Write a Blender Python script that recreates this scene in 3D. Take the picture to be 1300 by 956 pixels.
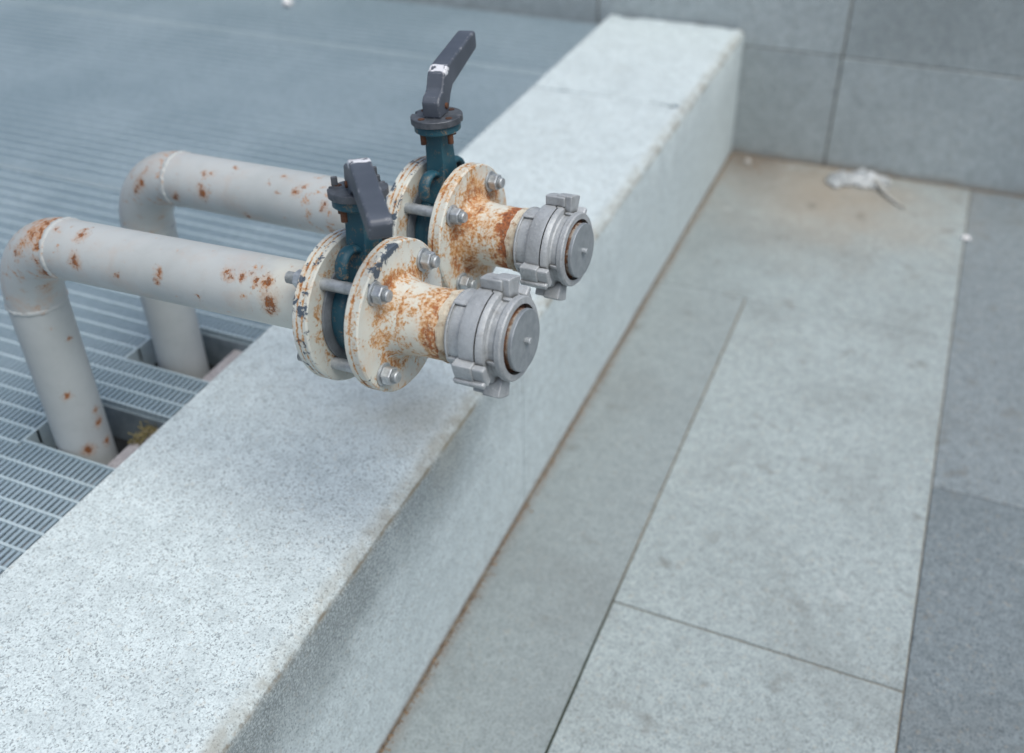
import bpy, bmesh, math, random
from math import pi, sin, cos, radians
from mathutils import Vector, Matrix, noise as mnoise

# ------------------------------------------------------------------ scene, camera, light
for o in list(bpy.data.objects):
    bpy.data.objects.remove(o)
S = bpy.context.scene
COL = S.collection
random.seed(7)

YAW, PITCH, ROLL = radians(-23.8928), radians(35.1143), radians(-1.2183)
fw = Vector((sin(YAW)*cos(PITCH), cos(YAW)*cos(PITCH), -sin(PITCH)))
r0 = Vector((cos(YAW), -sin(YAW), 0)); u0 = r0.cross(fw)
rt = r0*cos(ROLL) + u0*sin(ROLL); up = -r0*sin(ROLL) + u0*cos(ROLL)
cam = bpy.data.objects.new('camera', bpy.data.cameras.new('camera')); COL.objects.link(cam)
M = Matrix((rt, up, -fw)).transposed().to_4x4(); M.translation = Vector((0.6482, -3.4967, 1.6))
cam.matrix_world = M
cam.data.sensor_width = 36; cam.data.lens = 36*1291.35/1300
cam.data.shift_y = -45/1300
cam.data.clip_start = 0.05; cam.data.clip_end = 500
cam.data.dof.use_dof = True; cam.data.dof.focus_distance = 1.34; cam.data.dof.aperture_fstop = 2.2
cam.data.dof.aperture_blades = 9
S.camera = cam
S.view_settings.view_transform = 'Standard'; S.view_settings.look = 'None'
S.view_settings.exposure = 0.32; S.view_settings.gamma = 1
S.render.engine = 'CYCLES'

SUN_EL, SUN_AZ = radians(66), radians(116)      # azimuth clockwise from +Y
w = bpy.data.worlds.new('World'); S.world = w; w.use_nodes = True
sky = w.node_tree.nodes.new('ShaderNodeTexSky'); sky.sky_type = 'NISHITA'; sky.sun_disc = False
sky.sun_elevation = SUN_EL; sky.sun_rotation = SUN_AZ
sky.air_density = 1.0; sky.dust_density = 4.0; sky.ozone_density = 0.4
bg = w.node_tree.nodes['Background']; bg.inputs['Strength'].default_value = 0.105
w.node_tree.links.new(sky.outputs['Color'], bg.inputs['Color'])
sl = bpy.data.lights.new('sun', 'SUN'); sl.energy = 1.7; sl.angle = radians(42); sl.color = (0.965, 1.0, 0.985)
so = bpy.data.objects.new('sun', sl); COL.objects.link(so)
sd = Vector((sin(SUN_AZ)*cos(SUN_EL), cos(SUN_AZ)*cos(SUN_EL), sin(SUN_EL)))
so.rotation_euler = sd.to_track_quat('Z', 'Y').to_euler()

# ------------------------------------------------------------------ node helpers
class NT:
    def __init__(s, name):
        s.m = bpy.data.materials.new(name); s.m.use_nodes = True; s.t = s.m.node_tree
        s.b = s.t.nodes['Principled BSDF']
    def n(s, typ, ins=None, out=0, **kw):
        nd = s.t.nodes.new('ShaderNode'+typ)
        for k, v in kw.items(): setattr(nd, k, v)
        for k, v in (ins or {}).items(): s.put(nd.inputs[k], v)
        return nd.outputs[out]
    def put(s, sock, v):
        if isinstance(v, bpy.types.NodeSocket): s.t.links.new(v, sock)
        else:
            if isinstance(v, (tuple, list)) and len(v) == 3 and sock.type == 'RGBA': v = (*v, 1)
            sock.default_value = v
    def math(s, op, a, b=0.0, clamp=False):
        return s.n('Math', {0: a, 1: b}, operation=op, use_clamp=clamp)
    def ramp(s, v, a, b, lo=0.0, hi=1.0):
        return s.n('MapRange', {'Value': v, 'From Min': a, 'From Max': b, 'To Min': lo, 'To Max': hi}, interpolation_type='SMOOTHSTEP')
    def mix(s, f, a, b, mode='MIX'):
        nd = s.t.nodes.new('ShaderNodeMix'); nd.data_type = 'RGBA'; nd.blend_type = mode
        s.put(nd.inputs[0], f); s.put(nd.inputs[6], a); s.put(nd.inputs[7], b)
        return nd.outputs[2]
    def noise(s, co, scale, detail=4, rough=.6, dist=0.0, out=0):
        return s.n('TexNoise', {'Vector': co, 'Scale': scale, 'Detail': detail, 'Roughness': rough, 'Distortion': dist}, out=out)
    def vec(s, op, a, b):
        return s.n('VectorMath', {0: a, 1: b}, operation=op)
    def obj(s): return s.n('TexCoord', out=3)
    def pos(s): return s.n('NewGeometry', out=0)
    def rnd(s): return s.n('ObjectInfo', out='Random')
    def sep(s, v):
        nd = s.t.nodes.new('ShaderNodeSeparateXYZ'); s.put(nd.inputs[0], v); return nd.outputs
    def bump(s, h, strength, dist):
        s.put(s.b.inputs['Normal'], s.n('Bump', {'Height': h, 'Strength': strength, 'Distance': dist}))
    def fin(s, col, rough, metal=0.0, spec=None):
        s.put(s.b.inputs['Base Color'], col); s.put(s.b.inputs['Roughness'], rough); s.put(s.b.inputs['Metallic'], metal)
        if spec is not None: s.put(s.b.inputs['Specular IOR Level'], spec)
        return s.m

def granite(name, light, mid, dark, var=.12, extra=None, grain=1.0):
    k = NT(name)
    co = k.vec('ADD', k.obj(), k.n('CombineXYZ', {0: k.math('MULTIPLY', k.rnd(), 37.0), 1: k.math('MULTIPLY', k.rnd(), 11.0)}))
    n1 = k.noise(co, 250*grain, 3, .65)
    v = k.n('TexVoronoi', {'Vector': co, 'Scale': 400*grain}, out='Color')
    vs = k.sep(v)
    c = k.mix(k.ramp(n1, .36, .64), mid, light)
    c = k.mix(k.math('MULTIPLY', k.ramp(vs[0], .62, .74), .75), c, light)
    dk = k.math('MULTIPLY', k.ramp(vs[1], .70, .80), k.ramp(k.noise(co, 120*grain, 2), .42, .56))
    c = k.mix(k.math('MULTIPLY', dk, .66), c, dark)
    c = k.mix(k.ramp(k.noise(co, 34, 4, .6), .38, .66, 0, .30), c, [x*.72 for x in mid])
    wm = k.n('TexVoronoi', {'Vector': co, 'Scale': 150*grain}, out='Color')
    c = k.mix(k.ramp(k.sep(wm)[2], .94, .98, 0, .16), c, (.50, .40, .27))
    big = k.noise(co, 2.2, 6, .62)
    c = k.mix(k.ramp(big, .3, .75, 0, var*2), c, [x*.62 for x in mid])
    blot = k.noise(k.pos(), 9, 5, .6)
    c = k.mix(k.ramp(blot, .56, .78, 0, .16), c, (.23, .23, .2))
    tint = k.ramp(k.rnd(), 0, 1, .975, 1.02)
    c = k.mix(1.0, c, k.n('CombineColor', {0: tint, 1: tint, 2: tint}), 'MULTIPLY')
    if extra: c = extra(k, c)
    k.bump(k.math('ADD', n1, k.math('MULTIPLY', k.noise(co, 60, 4), .7)), .35, .0016)
    return k.fin(c, .78, 0, .3)

def kerb_extra(k, c):
    P = k.pos(); x, y, z = k.sep(P)[:3]
    nz = k.noise(P, 26, 5, .7); nb = k.noise(P, 5, 4, .6)
    # speckled darker band below the arris on the near face, strongest towards the top
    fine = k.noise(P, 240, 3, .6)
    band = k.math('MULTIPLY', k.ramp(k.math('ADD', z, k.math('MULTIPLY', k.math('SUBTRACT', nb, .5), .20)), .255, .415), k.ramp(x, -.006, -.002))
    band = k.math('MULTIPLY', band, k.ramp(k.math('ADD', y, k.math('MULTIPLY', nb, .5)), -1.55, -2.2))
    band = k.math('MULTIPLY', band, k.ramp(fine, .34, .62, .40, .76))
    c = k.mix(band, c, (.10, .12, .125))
    # ochre dirt caught on the chipped arris
    ar = k.math('MULTIPLY', k.ramp(x, -.036, -.012), k.ramp(z, .428, .440))
    c = k.mix(k.math('MULTIPLY', ar, k.ramp(nz, .34, .66, .12, .66)), c, (.25, .24, .20))
    line = k.math('MULTIPLY', k.ramp(k.math('ABSOLUTE', k.math('SUBTRACT', z, .440)), .0035, .0008), k.ramp(x, -.012, -.004))
    c = k.mix(k.math('MULTIPLY', line, k.ramp(nz, .38, .62, .0, .62)), c, (.17, .135, .085))
    # mineral stain under the couplings
    st = k.vec('SUBTRACT', P, (-.09, -2.30, .455)); d = k.n('VectorMath', {0: st}, operation='LENGTH', out=1)
    c = k.mix(k.math('MULTIPLY', k.ramp(d, .17, .03), k.ramp(nb, .35, .65, 0, .4)), c, (.36, .33, .24))
    # brown dirt at the foot
    ft = k.math('MULTIPLY', k.ramp(k.math('ADD', z, k.math('MULTIPLY', nz, .012)), .02, .004), k.ramp(x, -.003, -.001))
    return k.mix(k.math('MULTIPLY', ft, .6), c, (.20, .13, .085))

def pave_extra(k, c):
    P = k.pos(); x, y, z = k.sep(P)[:3]
    nz = k.noise(P, 22, 5, .7); nb = k.noise(P, 6, 4, .6)
    e = k.ramp(k.math('ADD', x, k.math('MULTIPLY', nz, .05)), .062, .022)
    c = k.mix(k.math('MULTIPLY', e, .55), c, (.19, .125, .08))
    e = k.ramp(k.math('ADD', k.math('MULTIPLY', y, -1.0), k.math('MULTIPLY', nz, .06)), .075, .03)
    c = k.mix(k.math('MULTIPLY', e, .45), c, (.22, .17, .11))
    cn = k.n('VectorMath', {0: k.vec('SUBTRACT', P, (.10, -.07, 0))}, operation='LENGTH', out=1)
    c = k.mix(k.math('MULTIPLY', k.ramp(k.math('ADD', cn, k.math('MULTIPLY', nb, .22)), .38, .10), .75), c, (.165, .12, .085))
    cn = k.n('VectorMath', {0: k.vec('SUBTRACT', P, (.36, -.22, 0))}, operation='LENGTH', out=1)
    c = k.mix(k.math('MULTIPLY', k.ramp(k.math('ADD', cn, k.math('MULTIPLY', nb, .45)), .85, .2), .68), c, (.30, .235, .165))
    soft = k.ramp(k.math('ADD', x, k.math('MULTIPLY', nb, .5)), .66, .34)
    hard = k.ramp(x, .272, .268)                      # grime held on the slab strip beside the kerb
    fy = k.ramp(k.math('ADD', y, k.math('MULTIPLY', nz, .5)), -1.0, -.55)
    gd = k.math('ADD', k.math('MULTIPLY', soft, fy), k.math('MULTIPLY', hard, k.math('SUBTRACT', 1.0, fy)))
    c = k.mix(k.math('MULTIPLY', gd, .44), c, (.16, .185, .19))
    sp = k.noise(P, 11, 3, .55)
    c = k.mix(k.ramp(sp, .60, .74, 0, .5), c, (.13, .125, .11))
    sp3 = k.noise(k.vec('ADD', P, (8.3, 1.7, 0)), 3.2, 4, .55)
    c = k.mix(k.math('MULTIPLY', k.ramp(sp3, .46, .70, 0, .30), k.ramp(nz, .3, .6, .4, 1)), c, (.15, .16, .155))
    sp2 = k.noise(k.vec('ADD', P, (3.1, 7.7, 0)), 13, 2, .5)
    c = k.mix(k.ramp(sp2, .68, .80, 0, .16), c, (.62, .62, .6))
    return c

def wall_extra(k, c):
    tn = k.ramp(k.rnd(), 0, 1, 0.95, 1.05); c = k.mix(1.0, c, k.n('CombineColor', {0: tn, 1: tn, 2: tn}), 'MULTIPLY')
    P = k.pos(); x, y, z = k.sep(P)[:3]
    nz = k.noise(P, 14, 5, .65)
    c = k.mix(k.math('MULTIPLY', k.ramp(k.math('ADD', z, k.math('MULTIPLY', nz, .05)), .06, .02), .5), c, (.23, .18, .12))
    return k.mix(k.ramp(nz, .52, .75, 0, .25), c, (.14, .16, .17))

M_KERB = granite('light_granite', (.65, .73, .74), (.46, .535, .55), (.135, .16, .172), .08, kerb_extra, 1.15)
M_PAVE = granite('paving_granite', (.335, .385, .39), (.21, .25, .26), (.095, .11, .12), .12, pave_extra)
M_PAVEL = granite('pale_paving_granite', (.41, .468, .468), (.265, .313, .318), (.12, .135, .14), .10, pave_extra)
M_PAVED = granite('dark_paving_granite', (.225, .265, .282), (.128, .158, .172), (.05, .06, .07), .12, pave_extra)
M_PAVEM = granite('grey_paving_granite', (.275, .318, .335), (.165, .20, .215), (.06, .07, .08), .12, pave_extra)
M_WALL = granite('wall_granite', (.51, .565, .575), (.325, .375, .385), (.14, .16, .168), .18, wall_extra)
M_LEDGE = granite('pink_ledge_granite', (.47, .455, .47), (.34, .325, .335), (.2, .18, .18), .15)

def simple(name, c1, c2, scale, rough, metal=0.0, bump=.2, bd=.001, spec=None):
    k = NT(name); co = k.obj()
    n = k.noise(co, scale, 6, .65)
    k.bump(n, bump, bd)
    return k.fin(k.mix(k.ramp(n, .35, .65), c1, c2), rough, metal, spec)

M_MORTAR = simple('sandy_mortar', (.20, .175, .13), (.11, .10, .08), 40, .95)
def mossy():
    k = NT('dirty_joint_bed'); P = k.pos(); x, y, z = k.sep(P)[:3]
    n = k.noise(P, 30, 5, .7)
    c = k.mix(k.ramp(n, .35, .65), (.27, .235, .18), (.17, .15, .115))
    g = k.math('MULTIPLY', k.ramp(k.math('ABSOLUTE', k.math('SUBTRACT', x, .27)), .02, .01), k.ramp(k.math('ADD', y, k.math('MULTIPLY', n, .5)), -1.75, -2.05))
    return k.fin(k.mix(k.math('MULTIPLY', g, .92), c, (.018, .028, .014)), .95, 0, .2)
M_BED = mossy()
def galv(name, a, b, d):
    k = NT(name); P = k.pos()
    n = k.noise(P, 3.0, 5, .6); n2 = k.noise(P, 60, 4, .6)
    c = k.mix(k.ramp(n, .3, .7), a, b)
    c = k.mix(k.ramp(n2, .4, .75, 0, .45), c, d)
    return k.fin(c, k.ramp(n2, .3, .7, .45, .65), .2)
M_GALV = galv('galvanised_grating_steel', (.40, .495, .53), (.48, .575, .61), (.29, .37, .40))
M_GALVD = galv('dull_galvanised_steel', (.26, .35, .405), (.335, .43, .485), (.19, .26, .305))
M_GPLATE = simple('grey_steel_plate', (.25, .30, .33), (.17, .21, .23), 25, .6, .1)
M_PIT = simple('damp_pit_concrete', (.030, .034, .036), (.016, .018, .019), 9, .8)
M_GROUND = simple('plain_ground', (.25, .265, .27), (.19, .2, .205), 6, .9)

def paint(name, base, base2, boosts, patch=18, t=(.60, .70), rough=.5, chips=None, stain=(.48, .21, .055), rust=(.115, .042, .018),
          spots=(), stainw=.14, fine=.0, patches=(), flow=None, gain=1.0, glaze=0.0, smear=()):
    """old paint with rust. boosts: (axis, centre, halfwidth, amount) raise the rust there; spots: (local point, radius)."""
    k = NT(name); co = k.obj(); xyz = k.sep(co)
    n = k.noise(co, patch, 9, .72, .3)
    nf = k.noise(co, patch*5.5, 5, .65)
    rr = None
    tot = n
    for ax, c0, hw, am in boosts:
        if ax == 'r':
            if rr is None:
                rr = k.math('SQRT', k.math('ADD', k.math('MULTIPLY', xyz[1], xyz[1]), k.math('MULTIPLY', xyz[2], xyz[2])))
            v = rr
        else: v = xyz['xyz'.index(ax)]
        d = k.math('ABSOLUTE', k.math('SUBTRACT', v, c0))
        tot = k.math('ADD', tot, k.ramp(d, hw, 0, 0, am))
    for p, r, am in smear:
        tot = k.math('ADD', tot, k.ramp(k.n('VectorMath', {0: co, 1: tuple(p)}, operation='DISTANCE', out=1), r, 0, 0, am))
    if fine: tot = k.math('ADD', tot, k.math('MULTIPLY', k.math('SUBTRACT', nf, .5), fine))
    b = k.mix(k.ramp(k.noise(co, 7, 4, .6), .35, .65), base, base2)
    b = k.mix(k.ramp(k.noise(co, 45, 5, .65), .5, .8, 0, .16), b, [x*.55 for x in base])
    for pcol, ax, lo, hi, am in patches:              # areas brushed over in another paint
        v = k.math('ADD', xyz['xyz'.index(ax)], k.math('MULTIPLY', k.math('SUBTRACT', k.noise(co, 14, 3, .6), .5), .12))
        b = k.mix(k.ramp(v, lo, hi, 0, am), b, pcol)
    if glaze:                                         # thin rusty wash over the paint
        gl = k.noise(k.vec('ADD', co, (2, 9, 4)), 16, 5, .65)
        b = k.mix(k.math('MULTIPLY', k.ramp(gl, .45, .72, 0, glaze), k.ramp(nf, .25, .6, .35, 1)), b, stain)
    halo = k.ramp(tot, t[0]-stainw, t[0]+.03)
    core = k.ramp(tot, t[0]+.02, t[1]+.03)
    if spots:
        wob = k.vec('ADD', co, k.n('VectorMath', {0: k.vec('SUBTRACT', k.noise(co, 62, 7, .75, out=1), (.5, .5, .5)), 'Scale': .034}, operation='SCALE'))
        sm = hm = wm = None
        for p, r in spots:
            d = k.n('VectorMath', {0: wob, 1: tuple(p)}, operation='DISTANCE', out=1)
            a = k.ramp(d, r*1.0, r*.62); h = k.ramp(d, r*2.6, r*.6, 0, .62)
            sm = a if sm is None else k.math('MAXIMUM', sm, a)
            hm = h if hm is None else k.math('MAXIMUM', hm, h)
            q = k.ramp(d, r*3.6, r*.8); wm = q if wm is None else k.math('MAXIMUM', wm, q)
        sm = k.math('MULTIPLY', sm, k.ramp(nf, .32, .5, .55, 1))
        sm = k.math('MAXIMUM', sm, k.math('MULTIPLY', k.ramp(k.noise(co, 210, 3, .6), .60, .66), k.math('MULTIPLY', wm, .85)))
        core = k.math('MAXIMUM', core, sm); halo = k.math('MAXIMUM', halo, hm)
    c = k.mix(k.math('MULTIPLY', halo, k.ramp(nf, .3, .66, .35*gain, 1.0*gain)), b, k.mix(k.ramp(nf, .4, .7), stain, [x*.62 for x in stain]))
    c = k.mix(core, c, k.mix(k.ramp(nf, .38, .62), rust, [rust[0]*2.3, rust[1]*2.2, rust[2]*1.7]))
    hgt = k.math('ADD', k.math('MULTIPLY', core, -.7), k.math('MULTIPLY', nf, .45))
    if chips:                                           # (colour, boosts, threshold)
        cn = k.noise(k.vec('ADD', co, (5, 3, 1)), 78, 7, .7, .4)
        for ax, c0, hw, am in chips[1]:
            if isinstance(c0, tuple):
                d = k.n('VectorMath', {0: co, 1: c0}, operation='DISTANCE', out=1)
            elif ax == 'r':
                d = k.math('ABSOLUTE', k.math('SUBTRACT', rr, c0))
            else: d = k.math('ABSOLUTE', k.math('SUBTRACT', xyz['xyz'.index(ax)], c0))
            cn = k.math('ADD', cn, k.ramp(d, hw, 0, 0, am))
        cm = k.ramp(cn, chips[2], chips[2]+.03)
        c = k.mix(cm, c, chips[0]); hgt = k.math('SUBTRACT', hgt, cm)
    k.bump(hgt, .5, .0012)
    return k.fin(c, k.ramp(core, 0, 1, rough, .88), 0, .4)

def alu(name, tone=1.0):
    k = NT(name); co = k.obj()
    n = k.noise(co, 30, 6, .65); nf = k.noise(co, 260, 4, .6); g = k.noise(co, 9, 3, .5)
    c = k.mix(k.ramp(n, .35, .68), [.55*tone, .58*tone, .595*tone], [.40*tone, .425*tone, .44*tone])
    c = k.mix(k.ramp(nf, .55, .75, 0, .5), c, [.68*tone, .70*tone, .71*tone])
    c = k.mix(k.ramp(g, .55, .75, 0, .25), c, (.42, .42, .36))
    sc = k.noise(k.vec('MULTIPLY', co, (1.0, .22, .22)), 420, 3, .6)
    c = k.mix(k.ramp(sc, .62, .72, 0, .35), c, (.20, .21, .215))
    gr = k.noise(co, 55, 6, .7)
    c = k.mix(k.ramp(gr, .52, .74, 0, .55), c, (.235, .235, .225))
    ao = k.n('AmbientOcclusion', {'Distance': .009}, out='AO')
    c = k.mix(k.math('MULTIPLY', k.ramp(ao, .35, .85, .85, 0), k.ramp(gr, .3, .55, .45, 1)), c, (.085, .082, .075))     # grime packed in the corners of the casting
    k.bump(k.math('ADD', n, k.math('MULTIPLY', nf, 1.1)), .55, .0014)
    return k.fin(c, k.ramp(n, .3, .7, .45, .65), .25)
M_ALU = alu('cast_aluminium', .84); M_ALU2 = alu('dull_cast_aluminium', .78)
M_DISC = simple('pale_plug_metal', (.36, .39, .41), (.29, .32, .34), 70, .45, .5, .1)
M_ZINC = simple('zinc_plated_steel', (.52, .55, .565), (.35, .375, .39), 110, .42, .6, .15, .0005)
M_STUD = simple('dull_zinc_stud', (.44, .47, .485), (.30, .325, .335), 90, .5, .45, .2, .0006)
M_RUBBER = simple('grey_rubber', (.17, .19, .21), (.11, .125, .14), 40, .6)
M_DARKRUST = simple('dark_rust', (.12, .05, .025), (.045, .02, .012), 60, .9, 0, .6)
M_BARE = simple('exposed_white_primer', (.62, .63, .65), (.5, .51, .53), 60, .6)

def lever_mat():
    k = NT('chipped_grey_enamel'); co = k.obj()
    bev = k.n('Bevel', {'Radius': .004}); nrm = k.n('NewGeometry', out=1)
    dt = k.n('VectorMath', {0: bev, 1: nrm}, operation='DOT_PRODUCT', out=1)
    n = k.noise(co, 85, 5, .65); n2 = k.noise(co, 20, 3, .5)
    edge = k.math('MULTIPLY', k.ramp(dt, .985, .90), k.ramp(n, .52, .62))
    lx, ly, lzz = k.sep(co)[:3]
    kd = k.math('ADD', k.math('ABSOLUTE', k.math('SUBTRACT', lx, .024)), k.math('MULTIPLY', k.math('SUBTRACT', n2, .5), .035))
    kk = k.math('MULTIPLY', k.ramp(kd, .0075, .0055), k.ramp(k.math('ADD', lzz, k.math('MULTIPLY', n, .012)), .0665, .069))
    c = k.mix(k.ramp(n2, .3, .7), (.058, .070, .090), (.088, .102, .128))
    c = k.mix(k.math('MAXIMUM', k.math('MULTIPLY', edge, .7), k.math('MULTIPLY', kk, k.ramp(n, .40, .47))), c, (.66, .67, .70))
    k.bump(n, .25, .0006)
    return k.fin(c, .48, 0, .5)
M_LEVER = lever_mat()
M_PLATE = simple('dark_grey_index_plate', (.06, .068, .08), (.115, .127, .145), 60, .5, .3, .25)

# ------------------------------------------------------------------ mesh helpers
def link(name, me, mats=(), parent=None, mat4=None, smooth=None, bevel=0, seg=2):
    o = bpy.data.objects.new(name, me); COL.objects.link(o)
    for m in (mats if isinstance(mats, (list, tuple)) else [mats]): me.materials.append(m)
    if parent: o.parent = parent
    if mat4 is not None: o.matrix_local = mat4
    if smooth is not None:
        me.shade_smooth(); me.set_sharp_from_angle(angle=radians(smooth))
    if bevel:
        b = o.modifiers.new('bevel', 'BEVEL'); b.width = bevel; b.segments = seg; b.limit_method = 'ANGLE'; b.angle_limit = radians(35)
        b.harden_normals = False
    return o
def tag(o, label=None, cat=None, group=None, kind=None):
    for kx, vx in (('label', label), ('category', cat), ('group', group), ('kind', kind)):
        if vx: o[kx] = vx
    return o
def empty(name, loc, label, cat, group=None):
    o = bpy.data.objects.new(name, None); COL.objects.link(o); o.location = loc; o.empty_display_size = .05
    return tag(o, label, cat, group)
def mesh(name, V, F):
    me = bpy.data.meshes.new(name); me.from_pydata([tuple(v) for v in V], [], F); me.update(); return me
def fixn(me):
    bm = bmesh.new(); bm.from_mesh(me); bmesh.ops.recalc_face_normals(bm, faces=bm.faces); bm.to_mesh(me); bm.free(); return me
class MB:
    def __init__(s): s.V = []; s.F = []
    def add(s, V, F):
        o = len(s.V); s.V += [tuple(v) for v in V]; s.F += [tuple(i+o for i in f) for f in F]
    def box(s, a, b):
        (x0, y0, z0), (x1, y1, z1) = a, b
        s.add([(x0,y0,z0),(x1,y0,z0),(x1,y1,z0),(x0,y1,z0),(x0,y0,z1),(x1,y0,z1),(x1,y1,z1),(x0,y1,z1)],
              [(3,2,1,0),(4,5,6,7),(0,1,5,4),(1,2,6,5),(2,3,7,6),(3,0,4,7)])
    def lathe(s, prof, n=64, closed=False, fn=None, a0=0, a1=2*pi):
        """revolve (x, r) profile about the x axis; angle from +z toward +y. fn(theta, i, x, r) may bend it."""
        full = abs(a1-a0-2*pi) < 1e-6; m = len(prof); cnt = n if full else n+1
        V = []
        for j in range(cnt):
            t = a0+(a1-a0)*j/n
            for i, (x, r) in enumerate(prof):
                if fn: x, r = fn(t, i, x, r)
                V.append((x, r*sin(t), r*cos(t)))
        F = []
        for j in range(n):
            j2 = (j+1) % cnt if full else j+1
            for i in range(m if closed else m-1):
                i2 = (i+1) % m
                F.append((j*m+i, j2*m+i, j2*m+i2, j*m+i2))
        if not full and closed:
            F.append(tuple(range(m))); F.append(tuple((cnt-1)*m+i for i in range(m))[::-1])
        s.add(V, F)
    def prism(s, poly, axis, a, b):
        n = len(poly); V = []
        for t in (a, b):
            for (p, q) in poly:
                V.append({'x': (t, p, q), 'y': (p, t, q), 'z': (p, q, t)}[axis])
        s.add(V, [tuple(range(n))[::-1], tuple(range(n, 2*n))] + [(i, (i+1) % n, n+(i+1) % n, n+i) for i in range(n)])
    def tube(s, pts, rad, n=12):
        pts = [Vector(p) for p in pts]; rings = []
        for i, p in enumerate(pts):
            d = (pts[min(i+1, len(pts)-1)]-pts[max(i-1, 0)]).normalized()
            if i == 0: a = d.orthogonal().normalized()
            else: a = (a-d*a.dot(d)).normalized()
            b = d.cross(a); r = rad[i] if isinstance(rad, (list, tuple)) else rad
            rings.append([p+r*(cos(2*pi*j/n)*a+sin(2*pi*j/n)*b) for j in range(n)])
        F = []
        for i in range(len(pts)-1):
            for j in range(n): F.append((i*n+j, i*n+(j+1) % n, (i+1)*n+(j+1) % n, (i+1)*n+j))
        F.append(tuple(range(n))[::-1]); F.append(tuple((len(pts)-1)*n+j for j in range(n)))
        s.add([v for r in rings for v in r], F)
    def arc(s, x0, x1, ra, rb, t0, t1, n=6):
        """block wrapped round the x axis between two angles (degrees)"""
        s.lathe([(x0, ra), (x0, rb), (x1, rb), (x1, ra)], n, True, None, radians(t0), radians(t1))
    def build(s, name, mats, parent=None, mat4=None, smooth=None, bevel=0, seg=2):
        return link(name, fixn(mesh(name, s.V, s.F)), mats, parent, mat4, smooth, bevel, seg)

def stone(name, a, b, mat, parent, ch=.004, jit=.0012, T=Matrix.Identity(4)):
    """dressed stone block with slightly worn, uneven arrises"""
    a, b = Vector(a), Vector(b); c = (a+b)/2; h = (b-a)/2
    bm = bmesh.new(); bmesh.ops.create_cube(bm, size=2)
    for v in bm.verts: v.co = Vector((v.co.x*h.x, v.co.y*h.y, v.co.z*h.z))
    bmesh.ops.bevel(bm, geom=bm.edges[:], offset=ch, segments=1, affect='EDGES')
    lg = [e for e in bm.edges if e.calc_length() > .25]
    bmesh.ops.subdivide_edges(bm, edges=lg, cuts=9, use_grid_fill=True)
    for v in bm.verts:
        p = v.co+c
        v.co += Vector((mnoise.noise(p*9), mnoise.noise(p*9+Vector((5, 0, 0))), mnoise.noise(p*9+Vector((0, 7, 0)))))*jit
    me = bpy.data.meshes.new(name); bm.to_mesh(me); bm.free()
    return link(name, me, mat, parent, T @ Matrix.Translation(c), smooth=30)

# ------------------------------------------------------------------ ground, pavement
ZG = .415; KH = .455; KW = .486
mb = MB(); mb.box((-.30, -30, -.30), (40, .30, -.0042)); bed = mb.build('ground', M_BED); tag(bed, kind='structure')
mb = MB(); mb.box((-40, -30, .0), (-6.2, 1.2, ZG-.006)); tag(mb.build('terrace_ground', M_GROUND), kind='structure')
mb = MB(); mb.box((-40, .62, .0), (40, 40, .93)); tag(mb.build('upper_ground', M_GROUND), kind='structure')
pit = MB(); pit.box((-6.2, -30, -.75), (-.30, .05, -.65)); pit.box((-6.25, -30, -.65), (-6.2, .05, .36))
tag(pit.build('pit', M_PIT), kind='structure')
pav = bpy.data.objects.new('pavement', None); COL.objects.link(pav); tag(pav, kind='structure')
g = .0014
slabs = [((0.004, .27, -2.9, -.97), M_PAVEL, .0003), ((0.004, .27, -5.2, -2.9), M_PAVEL, .0),
         ((.27, .827, -2.171, -.97), M_PAVEL, .0005), ((.27, .827, -3.3, -2.171), M_PAVEL, -.0008), ((.27, .827, -5.2, -3.3), M_PAVEL, 0),
         ((0.004, .827, -.97, -.004), M_PAVEL, .0004),
         ((.827, 1.40, -1.586, -.004), M_PAVEM, -.001), ((.827, 1.40, -3.1, -1.586), M_PAVED, -.0002), ((.827, 1.40, -5.2, -3.1), M_PAVE, 0)]
for i, x in enumerate((1.40, 1.97, 2.54, 3.11, 3.68, 4.25)):
    y = -.004
    for L in ((1.1, 1.3, 1.2, 1.6), (1.5, 1.2, 1.3, 1.2))[i % 2]:
        slabs.append(((x, x+.57, y-L, y), random.choice((M_PAVE, M_PAVED, M_PAVEL)), random.uniform(-.001, .001))); y -= L
for (x0, x1, y0, y1), m, dz in slabs:
    ga = .0005
    gx1 = .0028 if (x1 == .27 and y1 <= -.97) else (.0004 if x1 == .27 else g)
    gx0 = .0005 if x0 == .004 else (.0004 if (x0 == .27 and y0 == -.97) else g)
    stone('paving_slab', (x0+gx0, y0+(ga if y0 == -.97 else g), -.06), (x1-gx1, y1-(ga if y1 == -.97 else g), dz), m, pav, (.0010 if y0 == -.97 else .0018), .0007)

# ------------------------------------------------------------------ back wall
wall = empty('granite_wall', (0, .16, 0), 'grey granite block wall across the back, behind the kerb and the grating', 'wall')
wx = [-6.3, -5.7, -4.84, -3.98, -3.12, -2.26, -1.40, -.535, .333, 1.20, 2.07, 2.94, 3.81, 4.68, 5.55]
WT = Matrix.Translation(-wall.location)
for (z0, z1, dy) in ((-.06, .396, 0.0), (.396, .80, .0015), (.80, 1.0, .001)):
    for x0, x1 in zip(wx[:-1], wx[1:]):
        stone('wall_block', (x0+.0026, 0+dy+random.uniform(0, .002), z0+.0018), (x1-.0026, .30, z1-.0018), M_WALL, wall, .002, .001, WT)
mb = MB(); mb.box((-6.3, .005, -.7), (5.55, .29, .985)); mb.build('joint_mortar', M_MORTAR, wall, WT)

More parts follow.
